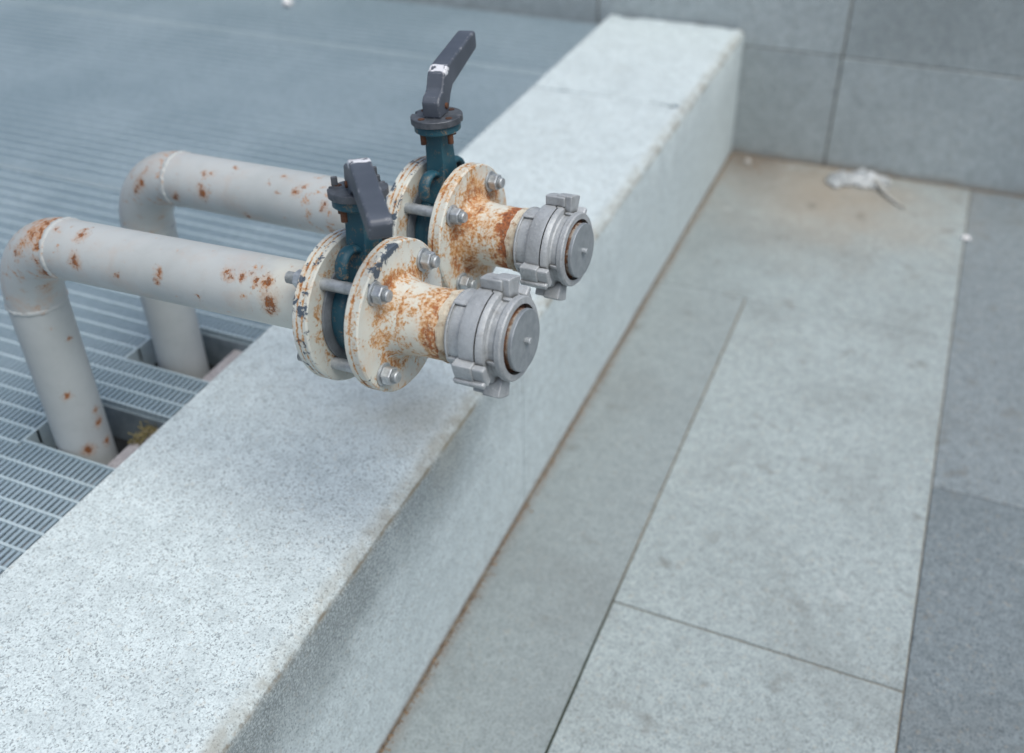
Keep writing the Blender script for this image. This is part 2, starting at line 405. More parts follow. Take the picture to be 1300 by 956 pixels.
# ------------------------------------------------------------------ kerb
kerb = empty('granite_kerb', (-.243, -2, 0), 'long pale granite kerb with a chipped edge running under the pipe outlets to the wall', 'kerb')
KT = Matrix.Translation(-kerb.location)
def kerb_stone(y0, y1):
    prof = [(-KW, -.6), (-KW, KH-.004), (-KW+.004, KH)]
    nt = 26
    for i in range(1, nt): prof.append((-KW+.004+(KW-.028)*i/nt, KH))
    prof += [(-.024, KH), (-.014, KH-.003), (-.0065, KH-.0085), (-.0018, KH-.0165), (0, KH-.024), (0, .30), (0, .15), (0, -.05), (-.02, -.6)]
    ys = [y0, y0+.004, y0+.012]; n = int((y1-y0)/.018)
    ys += [y0+.012+(y1-y0-.024)*i/n for i in range(1, n)] + [y1-.012, y1-.004, y1]
    V = []; np_ = len(prof)
    for j, y in enumerate(ys):
        for i, (x, z) in enumerate(prof):
            p = Vector((x, y, z)); yy = y; xx = x; zz = z
            if 2 < i < 2+nt:
                zz += .0008*mnoise.noise(p*14)
                if j in (0, len(ys)-1):
                    d = max(0, mnoise.noise(Vector((x*11, y, 2.0)))*2.6)*.016+.0015
                    yy += d if j == 0 else -d; zz -= .004+d*.5
                elif j in (1, 2, len(ys)-3, len(ys)-2):
                    e0 = y0 if j < 3 else y1
                    d = max(0, mnoise.noise(Vector((x*11, e0, 2.0)))*2.6)*.016+.0015
                    yy += d if j < 3 else -d
            e = mnoise.noise(Vector((3, y*22, i*.35)))+.6*mnoise.noise(Vector((9, y*70, i*.5)))
            if np_-10 < i < np_-4 or i == nt+2:
                xx -= .0020*max(0, e)+.0009*e; zz -= .0016*max(0, e)
            if i >= np_-5: xx += .0012*mnoise.noise(p*6)
            V.append((xx, yy, zz))
    F = []
    for j in range(len(ys)-1):
        for i in range(np_-1): F.append((j*np_+i, (j+1)*np_+i, (j+1)*np_+i+1, j*np_+i+1))
    F.append(tuple(range(np_))); F.append(tuple((len(ys)-1)*np_+i for i in range(np_))[::-1])
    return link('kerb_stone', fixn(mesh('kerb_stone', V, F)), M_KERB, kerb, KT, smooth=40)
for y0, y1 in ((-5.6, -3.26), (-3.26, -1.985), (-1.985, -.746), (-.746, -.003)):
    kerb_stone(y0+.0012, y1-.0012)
mb = MB()
for y in (-3.26, -1.985, -.746): mb.box((-KW+.01, y-.012, -.3), (-.006, y+.012, KH-.022))
mb.build('joint_mortar', M_MORTAR, kerb, KT)
mb = MB(); mb.box((-.577, -5.6, -.6), (-KW-.0005, -.01, .3835)); mb.build('ledge', M_LEDGE, kerb, KT, bevel=.004)

# ------------------------------------------------------------------ steel grating
openings = [(-.728, -2.566, -2.4185), (-.728, -2.300, -2.152)]      # left x, front y, back y
XL, XR = -6.15, -KW-.004
def grating_panel(y0, y1, label, holes=()):
    root = empty('grating_panel', ((XL+XR)/2, (y0+y1)/2, ZG-.03), label, 'grating', 'steel grating panels over the pit')
    T = Matrix.Translation(-root.location)
    y0 += .004; y1 -= .004
    def spans_y(x):
        sp = [(y0, y1)]
        for hx, ha, hb in holes:
            if x > hx:
                sp = [q for a, b in sp for q in ((a, min(b, ha)), (max(a, hb), b)) if q[1]-q[0] > .002]
        return sp
    ms = MB(); x = XR-.006; i = 0
    while x > XL:
        for a, b in spans_y(x):
            ms.box((x-.0031, a, ZG-.0065), (x+.0031, b, ZG-.003))
        x -= .012
    tag(ms.build('thin_bars', M_GALVD, root, T), kind='stuff')
    mc = MB(); y = -2.4185 + math.ceil((y0+.012+2.4185)/.0395)*.0395
    while y < y1-.008:
        cuts = [hx for hx, ha, hb in holes if ha-.004 < y < hb+.004]
        x1 = min(cuts) if cuts else XR
        nearh = [h[0] for h in holes if min(abs(y-h[1]), abs(y-h[2])) < .013]
        if nearh: x1 = min(nearh)-.004
        if True:
            mc.box((XL, y-.0026, ZG-.03), (x1, y+.0026, ZG))
        y += .0395
    tag(mc.build('cross_bars', M_GALV, root, T), kind='stuff')
    fr = MB()
    fr.box((XL, y0, ZG-.032), (XR, y0+.006, ZG+.0008)); fr.box((XL, y1-.006, ZG-.032), (XR, y1, ZG+.0008))
    fr.box((XL, y0+.006, ZG-.032), (XL+.005, y1-.006, ZG+.0008))
    fr.build('edge_frame', M_GALV, root, T)
    for hx, ha, hb in holes:
        h = MB(); h.box((hx-.004, ha-.0042, ZG-.035), (XR, ha, ZG+.0012)); h.box((hx-.004, hb, ZG-.085), (XR, hb+.0042, ZG+.0012))
        h.box((hx-.004, ha, ZG-.06), (hx, hb, ZG+.0012))
        h.build('opening_trim', M_GALV, root, T)
        h = MB(); h.box((hx+.001, hb-.0045, ZG-.088), (XR, hb-.0005, ZG-.012)); h.build('side_plate', M_GPLATE, root, T)
        h = MB(); h.box((XR-.06, hb-.011, ZG-.12), (XR-.02, hb-.005, ZG-.03)); h.build('rusty_clip', M_DARKRUST, root, T, bevel=.002)
    return root
grating_panel(-.542, -.008, 'narrow galvanised grating panel along the foot of the back wall')
grating_panel(-1.703, -.542, 'plain galvanised grating panel beyond the second pipe, between the two faint seams')
grating_panel(-2.865, -1.703, 'galvanised grating panel with two square cut-outs that the pipes rise through', openings)
grating_panel(-4.03, -2.865, 'galvanised grating panel at the lower left corner, nearest the viewer')
grating_panel(-5.2, -4.03, 'galvanised grating panel beside the near end of the kerb, behind the viewer')

# ------------------------------------------------------------------ pipe outlets
def frame(K, dy, dz, phi=0.0):
    D = Vector((1, dy, dz)).normalized(); u = (Vector((0, 0, 1))-D*D.z).normalized(); s = u.cross(D)
    uu = cos(phi)*u+sin(phi)*s; ss = -sin(phi)*u+cos(phi)*s
    R = Matrix((D, ss, uu)).transposed().to_4x4()       # local x = pipe axis, z = up, y = away along the kerb
    R.translation = K
    return R
RP = .047; BR = .114

SPF = [(-0.462,-2.545,0.878,0.0069),(-0.462,-2.571,0.848,0.0081),(-0.536,-2.564,0.808,0.0096),(-0.583,-2.538,0.762,0.005),(-0.297,-2.577,0.872,0.0044),(-0.297,-2.58,0.866,0.0044),(-0.299,-2.582,0.858,0.0044),(-0.378,-2.578,0.848,0.0034),(-0.179,-2.575,0.893,0.0064),(-0.151,-2.576,0.896,0.0042),(-0.127,-2.58,0.896,0.0052),(-0.11,-2.58,0.898,0.0073),(-0.101,-2.594,0.877,0.0093),(-0.224,-2.588,0.854,0.0032),(-0.559,-2.55,0.863,0.0059),(-0.592,-2.562,0.831,0.0048),(-0.545,-2.568,0.831,0.0047),(-0.461,-2.53,0.882,0.0035),(-0.606,-2.547,0.537,0.0054),(-0.594,-2.509,0.482,0.0056),(-0.594,-2.51,0.457,0.007),(-0.603,-2.542,0.413,0.0084),(-0.595,-2.507,0.408,0.0057),(-0.594,-2.515,0.638,0.0039),(-0.572,-2.557,0.852,0.0036),(-0.519,-2.538,0.875,0.0035),(-0.094,-2.595,0.872,0.0062),(-0.138,-2.571,0.902,0.0031)]
SPB = [(-0.583,-2.289,0.824,0.0068),(-0.591,-2.289,0.814,0.0068),(-0.599,-2.289,0.805,0.0055),(-0.44,-2.302,0.836,0.0079),(-0.505,-2.296,0.813,0.0067),(-0.248,-2.305,0.875,0.005),(-0.283,-2.279,0.885,0.0038),(-0.235,-2.298,0.882,0.0031),(-0.442,-2.284,0.866,0.0039),(-0.426,-2.286,0.866,0.0033),(-0.282,-2.305,0.87,0.0025),(-0.35,-2.304,0.811,0.0052),(-0.574,-2.281,0.846,0.0041),(-0.19,-2.318,0.867,0.0049),(-0.386,-2.269,0.878,0.0039),(-0.307,-2.294,0.876,0.0025)]

ORANGE = (.50, .215, .055)
LILAC, LILAC2, CREAM, CREAM2 = (.395, .42, .415), (.45, .475, .47), (.61, .62, .555), (.55, .575, .545)
NUT = None
def nut_mesh():
    bm = bmesh.new(); bmesh.ops.create_cone(bm, cap_ends=True, segments=6, radius1=.0128, radius2=.0128, depth=.013)
    bmesh.ops.bevel(bm, geom=[e for e in bm.edges], offset=.0012, segments=1, affect='EDGES')
    bmesh.ops.rotate(bm, verts=bm.verts, matrix=Matrix.Rotation(pi/2, 3, 'Y'))
    me = bpy.data.meshes.new('nut'); bm.to_mesh(me); bm.free(); me.materials.append(M_ZINC); return me
def washer_mesh():
    m = MB(); m.lathe([(0, .009), (0, .0150), (.0004, .0155), (.0022, .0155), (.0026, .0150), (.0026, .009)], 28, True)
    me = fixn(mesh('washer', m.V, m.F)); me.shade_smooth(); me.set_sharp_from_angle(angle=radians(30)); me.materials.append(M_ZINC); return me
def stud_mesh(L):
    m = MB(); pr = [(0, 0), (0, .0068)]
    x = .001
    while x < .030:
        pr += [(x, .0080), (x+.0006, .0080), (x+.0013, .0068)]; x += .002
    pr += [(.031, .0079), (L-.044, .0079)]; x = L-.043
    while x < L-.002:
        pr += [(x, .0068), (x+.0007, .0080), (x+.0013, .0080)]; x += .002
    pr += [(L, .0070), (L, 0)]
    m.lathe(pr, 18)
    me = fixn(mesh('stud_bolt', m.V, m.F)); me.shade_smooth(); me.set_sharp_from_angle(angle=radians(25)); me.materials.append(M_STUD); return me
NUT, WASHER, STUD = nut_mesh(), washer_mesh(), stud_mesh(.154)

def pipe_outlet(K, dy, dz, sF, label, spots, rustiness, bolt_phi, valve_phi, lever_az, lever_pitch, stem_h, front, seed, seam_phi):
    K = Vector(K)
    root = empty('pipe_outlet', (K.x, K.y, ZG), label, 'pipe', 'pipe outlets rising through the grating')
    T0 = Matrix.Translation(-root.location)
    A = T0 @ frame(K, dy, dz)                       # pipe frame in the root's space
    Ai = (Matrix.Translation(root.location) @ A).inverted()
    D = Vector((1, dy, dz)).normalized()
    loc_spots = [(Ai @ Vector(q[:3]), q[3]*1.15) for q in spots]
    so = 0.0 if front else 1.7
    sR = sF-.100                                     # back of the rear flange
    rs_ = random.Random(seed*10)
    def cluster(L):
        out = []
        for q, r in L:
            d = Vector((rs_.gauss(0, 1), rs_.gauss(0, 1), rs_.gauss(0, 1))).normalized()*r*1.25
            out += [(q, r*.82), (q+d, r*.55)]
        return out
    loc_spots = cluster(loc_spots)
    near = [(q, r) for q, r in loc_spots if q.x > .10]
    elb = [(q, r) for q, r in loc_spots if q.x <= .12 and q.z > -.15]
    sme = [(Ai @ Vector(q[:3]), q[3], q[4]) for q in
           ([(-.555, -2.545, .862, .075, .125), (-.47, -2.545, .872, .05, .09), (-.12, -2.58, .893, .08, .085), (-.59, -2.555, .80, .06, .06)] if front else
            [(-.20, -2.315, .865, .10, .11), (-.59, -2.289, .815, .05, .08), (-.44, -2.295, .85, .05, .07)])]
    mp = paint('pipe_paint', LILAC, LILAC2, [('x', .14, .06, .03), ('x', sR-.04, .06, .03)], 46, (.685, .74), .42, None, ORANGE, (.13, .05, .022), near, .07, .06, glaze=.18, smear=sme,
               patches=[(CREAM, 'x', .47, .56, .85)])
    # horizontal pipe
    m = MB(); m.lathe([(BR, RP), (.2, RP), (.3, RP), (.45, RP), (sR-.014, RP), (sR-.008, RP+.002), (sR-.002, RP+.007), (sR+.004, RP+.007)], 72)
    m.build('horizontal_pipe', mp, root, A, smooth=40)
    me_ = paint('elbow_paint', LILAC, LILAC2, [('x', .105, .03, .05)], 44, (.66, .71), .42, None, ORANGE, (.13, .05, .022), elb, .10, .06, glaze=(.5 if front else .2), smear=sme)
    # elbow: swept between the pipe axis and plumb, in the pipe frame
    dn = (A.to_3x3().inverted() @ Vector((0, 0, -1))).normalized()       # straight down, in the pipe frame
    X = Vector((1, 0, 0)); ang = X.angle(dn); tl = BR
    c = (X+dn).normalized(); rad = tl*math.tan(ang/2); cen = c*(tl/cos(ang/2))
    p0, p1 = X*tl, dn*tl
    m = MB(); pts = []
    e0 = (p0-cen).normalized(); nrm = e0.cross((p1-cen)).normalized(); e1 = nrm.cross(e0); sweep = (p0-cen).angle(p1-cen)
    nS = 20; nR = 48; V = []; F = []
    for i in range(nS+1):
        a = sweep*i/nS; rv = cos(a)*e0+sin(a)*e1
        for j in range(nR):
            b = 2*pi*j/nR; rr = RP*1.012
            V.append(cen+rv*rad+rr*(cos(b)*rv+sin(b)*nrm))
    for i in range(nS):
        for j in range(nR): F.append((i*nR+j, i*nR+(j+1) % nR, (i+1)*nR+(j+1) % nR, (i+1)*nR+j))
    m.add(V, F); m.build('elbow', me_, root, A, smooth=60)
    # riser, in the root's own upright frame
    z1 = K.z-ZG-tl*.998
    rs = [(Vector(q[:3])-root.location, q[3]*1.1) for q in spots if q[2] < .66]
    rs = cluster(rs)
    mr = paint('riser_paint', (.385, .41, .405), (.43, .455, .45), [], 22, (.69, .73), .45, None, ORANGE, (.13, .05, .022), rs, .04)
    m = MB(); m.lathe([(-.62, RP), (-.3, RP), (0, RP), (z1-.15, RP), (z1, RP)], 64)
    m.V = [(v[1], v[2], v[0]) for v in m.V]
    m.build('riser', mr, root, smooth=40)
    # weld beads: lumpy rings at both ends of the elbow
    mw = paint('weld_paint', (.40, .425, .42), (.455, .475, .465), [], 60, (.66, .74), .5, None, ORANGE)
    def bead(cx, ax, nm):
        q = ax.to_track_quat('X', 'Z').to_matrix().to_4x4(); q.translation = cx
        b = MB(); rnd = random.Random(seed)
        ph = [rnd.uniform(-1, 1) for _ in range(90)]
        b.lathe([(-.0055, RP-.002), (-.0042, RP+.0008), (-.0015, RP+.0018), (.0015, RP+.0018), (.0042, RP+.0008), (.0055, RP-.002)], 90, False,
                lambda t, i, x, r: (x+.0012*ph[int(t/(2*pi)*90) % 90], r+(.0009*ph[(int(t/(2*pi)*90)*7+3) % 90] if 0 < i < 5 else 0)))
        b.build('weld_bead', mw, root, A @ q, smooth=60)
    bead(p0, X, 0); bead(p1, dn, 1)
    # flanges
    grey_chip = (.075, .10, .13)
    if front:
        bF = [('r', .060, .022, .16*rustiness), ('x', sF-.0125, .003, .16), ('r', .099, .006, .06)]
        chF = (grey_chip, [('p', (sF, .004, .096), .020, .30), ('p', (sF, -.018, .092), .018, .30), ('p', (sF, -.036, .082), .020, .30), ('p', (sF, -.052, .068), .014, .22), ('p', (sF-.006, -.09, -.02), .02, .16), ('p', (sF-.006, -.088, -.045), .02, .14), ('r', .097, .007, .07)], .71)
    else:
        bF = [('r', .060, .040, .17*rustiness), ('x', sF-.0125, .003, .18), ('r', .099, .01, .07)]
        chF = (grey_chip, [('r', .096, .008, .07)], .70)
    mF = paint('flange_paint', CREAM, CREAM2, bF, 46, (.645, .80), .5, chF, (.60, .30, .085), (.17, .065, .028), (), .10, .42, glaze=(.34 if front else .78))
    m = MB(); R = .1
    m.lathe([(sF-.023, .048), (sF-.023, .068), (sF-.0215, .069), (sF-.0215, R-.002), (sF-.0195, R), (sF-.0135, R), (sF-.0128, R-.0009), (sF-.0118, R-.0009), (sF-.0112, R), (sF-.002, R), (sF, R-.002),
             (sF, .0585), (sF+.0012, .0555), (sF+.004, .0525), (sF+.010, .0498), (sF+.020, .0478)], 112, False,
            lambda t, i, x, r: (x+.0004*mnoise.noise(Vector((t*3, i, seed))), r+.0005*mnoise.noise(Vector((sin(t)*6, cos(t)*6, i*.2+seed)))))
    m.build('front_flange', mF, root, A, smooth=35)
    s0 = sR
    bR = [('x', s0+.0085, .003, .20), ('x', s0+.0165, .003, .16), ('r', .078, .02, .10)]
    chR = (grey_chip, [('r', .1, .006, .10), ('p', (s0+.012, -.09, .045), .02, .14), ('p', (s0+.018, -.1, -.01), .02, .14)], .67)
    mR = paint('flange_paint', CREAM, CREAM2, bR, 46, (.655, .79), .5, chR, (.58, .29, .08), (.16, .065, .03), (), .10, .40, glaze=.34)
    m = MB()
    m.lathe([(s0, .05), (s0, R-.002), (s0+.002, R), (s0+.0078, R), (s0+.0084, R-.001), (s0+.0092, R-.001), (s0+.0098, R), (s0+.0158, R), (s0+.0164, R-.001), (s0+.0172, R-.001), (s0+.0178, R), (s0+.022, R), (s0+.024, R-.002), (s0+.024, .068), (s0+.025, .067), (s0+.025, .048)], 112, False,
            lambda t, i, x, r: (x+.0004*mnoise.noise(Vector((t*3, i, seed+4))), r+.0005*mnoise.noise(Vector((sin(t)*6, cos(t)*6, i*.2+seed+4)))))
    m.build('rear_flange', mR, root, A, smooth=35)
    # outlet neck with hub fillet, bare rusty thread at the end
    mn = paint('neck_paint', CREAM, (.62, .60, .52), [('x', sF+.013, .016, .17*rustiness), ('x', sF+.070, .026, .17*rustiness), ('x', sF+.079, .006, .12), ('x', sF+.05, .08, .05*rustiness)], 40, (.63, .74), .5, None, (.58, .28, .075), (.15, .055, .028), (), .12, .42, glaze=.40)
    m = MB(); pr = [(sF+.0195, .0479), (sF+.028, .0464), (sF+.040, .0455), (sF+.082, .0452), (sF+.084, .0438)]
    x = sF+.085
    while x < sF+.104: pr += [(x, .0446), (x+.001, .0434)]; x += .002
    pr += [(sF+.12, .044)]
    m.lathe(pr, 80, False, lambda t, i, x, r: (x, r+.0004*mnoise.noise(Vector((sin(t)*9, cos(t)*9, x*60)))))
    m.build('outlet_neck', mn, root, A, smooth=50)
    # fibre wrapping in the thread
    mh = paint('thread_sealant', (.72, .70, .62), (.58, .52, .42), [], 70, (.62, .70), .85, None, (.40, .20, .07), (.12, .045, .02))
    m = MB(); pr = [(sF+.076, .044)]
    for i in range(11): pr += [(sF+.077+i*.0014, .0464+.0009*random.random()), (sF+.0777+i*.0014, .0449)]
    pr += [(sF+.0935, .044)]
    m.lathe(pr, 90, False, lambda t, i, x, r: (x+.0034*mnoise.noise(Vector((sin(t)*4, cos(t)*4, seed)))+.0009*mnoise.noise(Vector((sin(t)*14, cos(t)*14, i*.4))), r+.0009*mnoise.noise(Vector((sin(t)*20, cos(t)*20, i*.3)))))
    m.build('thread_sealant', mh, root, A, smooth=60)
    # stud bolts with washers and nuts
    for q in range(4):
        th = bolt_phi+pi/4+q*pi/2
        cx = Vector((sR-.031, .0795*sin(th), .0795*cos(th)))
        b = bpy.data.objects.new('stud_bolt', STUD); COL.objects.link(b); b.parent = root
        b.matrix_local = A @ Matrix.Translation(cx) @ Matrix.Rotation(random.uniform(0, 6), 4, 'X')
        for nm, me, xx in (('nut', NUT, sF+.0095-cx.x), ('washer', WASHER, sF+.0004-cx.x), ('nut', NUT, sR-.0093-cx.x), ('washer', WASHER, sR-.003-cx.x)):
            k = bpy.data.objects.new(nm, me); COL.objects.link(k); k.parent = b
            k.matrix_local = Matrix.Translation((xx, 0, 0)) @ Matrix.Rotation(random.uniform(0, 1), 4, 'X')
    # ---- butterfly valve
    Av = T0 @ frame(K, dy, dz, valve_phi); sv = sF-.049; hv = .021
    mt = paint('valve_paint', (.014, .066, .096), (.024, .095, .126), [('z', .075, .03, .07), ('z', .15, .02, .03)], 90, (.66, .78), .45, None, (.30, .21, .12), (.16, .075, .03), (), .10, .36, gain=.9)
    m = MB()
    m.lathe([(sv-hv, .048), (sv-hv, .058), (sv-hv+.004, .0605), (sv-.006, .0605), (sv-.004, .0585), (sv+.012, .0585), (sv+.014, .0605), (sv+hv, .0605), (sv+hv, .048)], 80)
    # tapered neck column
    H = stem_h
    def quad(z, a, b): return [(sv-a, -b, z), (sv+a, -b, z), (sv+a, b, z), (sv-a, b, z)]
    secs = [quad(.05, .018, .034), quad(.070, .0165, .026), (quad(.085, .0155, .020)), quad(.105, .0150, .0165), quad(H-.022, .0140, .0150), quad(H-.0125, .0150, .0165)]
    V = [v for s_ in secs for v in s_]; F = [(0, 1, 2, 3)[::-1], tuple(len(V)-4+i for i in range(4))]
    for i in range(len(secs)-1):
        for j in range(4): F.append((i*4+j, i*4+(j+1) % 4, i*4+4+(j+1) % 4, i*4+4+j))
    m.add(V, F)
    body = m.build('valve_body', mt, root, Av, smooth=35, bevel=.0022)
    I = Matrix.Identity(4)
    for sg in (-1, 1):                                # open arch lugs either side of the neck
        b = MB(); P = []
        for i in range(15):
            a = radians(200-i*17); P.append((sv, sg*(.0315-.0205*cos(a)), .074+.0215*sin(a)))
        b.tube(P, [.0056]*15, 10); b.V = [(sv+(v[0]-sv)*1.7, v[1], v[2]) for v in b.V]
        b.build('lug', mt, body, I, smooth=60)
    b = MB(); b.lathe([(-.002, 0), (0, .013), (.004, .0145), (.034, .0155), (.04, .0155)], 28)
    b.V = [(sv+v[1]*.9, v[2], -.098+v[0]) for v in b.V]; b.build('bottom_boss', mt, body, I, smooth=40)
    b = MB(); b.lathe([(sv-.0275, .047), (sv-.0275, .068), (sv-.0255, .0715), (sv-.0225, .0715), (sv-.021, .066), (sv-.021, .047)], 80, True)
    b.build('rubber_seat', M_RUBBER, body, I, smooth=40)
    b = MB(); b.lathe([(sv+.021, .047), (sv+.021, .064), (sv+.023, .066), (sv+.026, .064), (sv+.026, .047)], 80, True); b.build('rubber_seat', M_RUBBER, body, I, smooth=40)
    # top flange (teal) and index plate (grey)
    b = MB()
    b.lathe([(H-.013, .012), (H-.0125, .030), (H-.010, .0335), (H-.002, .0335), (H, .033), (H, .006)], 56, True)
    b.V = [(sv+v[2], v[1], v[0]) for v in b.V]; b.build('top_flange', mt, body, I, smooth=40)
    lz = Vector((cos(lever_az), sin(lever_az), 0))       # heading of the lever in the world
    ld = ((Av.to_3x3().inverted()) @ lz); la = math.atan2(ld.y, ld.x)
    L = Matrix.Translation((sv, 0, H)) @ Matrix.Rotation(la, 4, 'Z')
    pl = []; Rr = .0375
    nP = 120
    def notch(a):
        a = a % 360
        if front:
            if 95 < a < 140 or 225 < a < 262: return Rr-.0075 if int((a % 45)/7.5) % 2 else Rr
            if 140 <= a <= 225: return Rr-.003
        else:
            if 78 < a < 92 or 268 < a < 276: return Rr-.006
        return Rr
    for i in range(nP):
        a = 360*i/nP; r_ = notch(a); pl.append((r_*cos(radians(a)), r_*sin(radians(a))))
    b = MB(); b.prism(pl, 'z', .0008, .0105); b.build('index_plate', M_PLATE, body, L, bevel=.0008, seg=1)
    for a in ((55, 128, 232, 305) if front else (60, 150, 240, 330)):
        b = MB()
        cxx, cyy = .0275*cos(radians(a)), .0275*sin(radians(a))
        if not front or a in (128, 232):
            b.prism([(cxx+.0052*cos(t*pi/3), cyy+.0052*sin(t*pi/3)) for t in range(6)], 'z', .0105, .0112)
        b.prism([(cxx+.0042*cos(t*pi/6), cyy+.0042*sin(t*pi/6)) for t in range(12)], 'z', -.026, -.010)
        b.build('mounting_bolt', M_DARKRUST, body, L)
    if front:
        for a, zt in ((128, .028), (236, .022), (120, .018)):
            cxx, cyy = .031*cos(radians(a)), .031*sin(radians(a)); b = MB(); b.box((cxx-.0025, cyy-.004, .0105), (cxx+.0025, cyy+.004, zt))
            b.build('latch_pin', M_PLATE, body, L, bevel=.001)
    # lever: side profile with a kink, extruded to its width
    prof = [(-.018, .0108), (.017, .0108), (.030, .030), (.042, .040), (.148, .060), (.152, .064), (.152, .084), (.147, .088), (.026, .0725), (.014, .066), (.002, .046), (-.012, .040), (-.018, .034)]
    wd = .0135
    b = MB(); b.prism(prof, 'y', -wd, wd)
    Lp = L @ Matrix.Translation((0, 0, .0105)) @ Matrix.Rotation(-lever_pitch, 4, 'Y') @ Matrix.Translation((0, 0, -.0105))
    b.build('lever', M_LEVER, body, Lp, bevel=.0030, seg=2)
    b = MB(); b.prism([(.006+.0045*cos(t*pi/6), .022+.0045*sin(t*pi/6)) for t in range(12)], 'y', -wd-.003, wd+.003)
    b.build('lever_screw', M_DARKRUST, body, Lp, bevel=.001)
    # ---- hose coupling: the threaded half on the pipe and the blind half locked to it
    c0 = sF+.0905
    Ac = A @ Matrix.Rotation(-seam_phi, 4, 'X')
    xs = c0+.0465
    def seam(t):                                       # x of the seam as a function of angle (ramps and steps)
        a = math.degrees(t) % 180
        return xs-.002+.004*min(1, max(0, (a-8)/150.0))
    def left(t, i, x, r):
        return (seam(t)-.0010 if x > 9 else x, r)
    m = MB()
    m.lathe([(c0-.001, .0435), (c0, .0500), (c0+.0035, .0505), (c0+.0045, .0490), (c0+.019, .0492), (c0+.0215, .0530), (c0+.024, .0585), (c0+.027, .0600), (10, .0603), (10, .045)], 128, False, left)
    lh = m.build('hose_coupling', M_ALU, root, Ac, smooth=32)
    for a in (-20, -108, 160, 72):
        b = MB(); b.arc(c0+.0008, c0+.0215, .0475, .0530, a-4.5, a+4.5, 3); b.build('grip_rib', M_ALU, lh, I, smooth=30, bevel=.0016)
    for a in (-64, 116):
        b = MB(); b.arc(c0+.0012, c0+.004, .048, .0522, a-44, a+44, 14); b.build('collar_bead', M_ALU, lh, I, smooth=30, bevel=.0008)
    mpc = paint('plug_collar_paint', (.44, .44, .41), (.30, .295, .27), [('x', c0+.074, .007, .17)], 40, (.53, .63), .7, None, (.22, .12, .065), (.085, .038, .022))
    def right(t, i, x, r): return (seam(t)+.0010 if x < 0 else x, r)
    m = MB()
    m.lathe([(-1, .045), (-1, .0603), (c0+.0535, .0600), (c0+.0565, .0580), (c0+.0580, .0515), (c0+.0600, .0500), (c0+.0665, .0500), (c0+.068, .0515), (c0+.0695, .0532), (c0+.0755, .0532), (c0+.0775, .0515), (c0+.0778, .0440), (c0+.070, .0432), (c0+.070, .02)], 128, False, right)
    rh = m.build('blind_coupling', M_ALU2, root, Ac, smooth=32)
    for a in (2, -98, 92, 172):
        b = MB(); b.arc(c0+.0575, c0+.070, .0485, .0535, a-3.5, a+3.5, 3); b.build('grip_rib', M_ALU2, rh, I, smooth=30, bevel=.0014)
    # claws: an L-shaped hook each, a tall block on its own ring and a tongue reaching over the other ring
    def claw(own, mat, a, sgn):
        x_in = seam(radians(a))
        b = MB()
        if sgn < 0:                                    # on the blind half, reaching back toward the pipe
            b.arc(x_in-.002, c0+.0660, .048, .0760, a-12, a+12, 10); b.build('claw', mat, own, I, smooth=30, bevel=.0085, seg=5)
            b = MB(); b.arc(x_in-.0185, x_in+.012, .0590, .0740, a-14, a+8, 10); b.build('claw_tip', mat, own, I, smooth=30, bevel=.006, seg=4)
        else:
            b.arc(c0+.0205, x_in+.001, .050, .0725, a-12, a+13, 10); b.build('claw', mat, own, I, smooth=30, bevel=.0075, seg=5)
            b = MB(); b.arc(x_in-.008, x_in+.0165, .0600, .0705, a-14, a+11, 10); b.build('claw_tip', mat, own, I, smooth=30, bevel=.005, seg=4)
            b = MB(); b.arc(c0+.019, x_in+.015, .066, .0765, a-12, a-5, 3); b.build('claw_ridge', mat, own, I, smooth=30, bevel=.0025)
        return b
    for a in (17, 205): claw(rh, M_ALU2, a, -1)
    for a in (-107, 73): claw(lh, M_ALU, a, 1)
    # plug disc with a rusty gap round it and a small knob
    b = MB(); b.lathe([(c0+.0708, .0), (c0+.0712, .0428)], 48); b.build('rusty_gap', M_DARKRUST, rh, I, smooth=30)
    b = MB(); b.lathe([(c0+.0706, .0355), (c0+.0706, .0385), (c0+.0812, .0382), (c0+.0812, .0355)], 72, True)
    b.build('plug_collar', mpc, rh, I, smooth=30)
    b = MB(); b.lathe([(c0+.0805, .0), (c0+.0805, .0392), (c0+.0845, .0392), (c0+.0855, .0382), (c0+.0855, 0)], 72); b.build('end_plug', M_DISC, rh, I, smooth=30)
    b = MB(); b.lathe([(c0+.085, .0045), (c0+.0915, .0045), (c0+.0925, .0035), (c0+.0925, 0)], 18)
    kn = b.build('plug_knob', M_STUD, rh, I, smooth=40)
    return root

random.seed(11)
pipe_outlet((-.641, -2.515, .820), -.0616, .0817, .726, 'nearer rusty grey pipe outlet, its dark valve lever pointing down toward the viewer', SPF, 1.0,
            radians(6), radians(6.5), radians(-50), radians(-22.5), .156, True, 1.0, radians(2))
pipe_outlet((-.641, -2.238, .814), -.0838, .0688, .706, 'farther rusty grey pipe outlet, its dark valve lever standing up and away', SPB, 1.35,
            radians(-2), radians(2.5), radians(96), radians(1.5), .164, False, 5.0, radians(4))

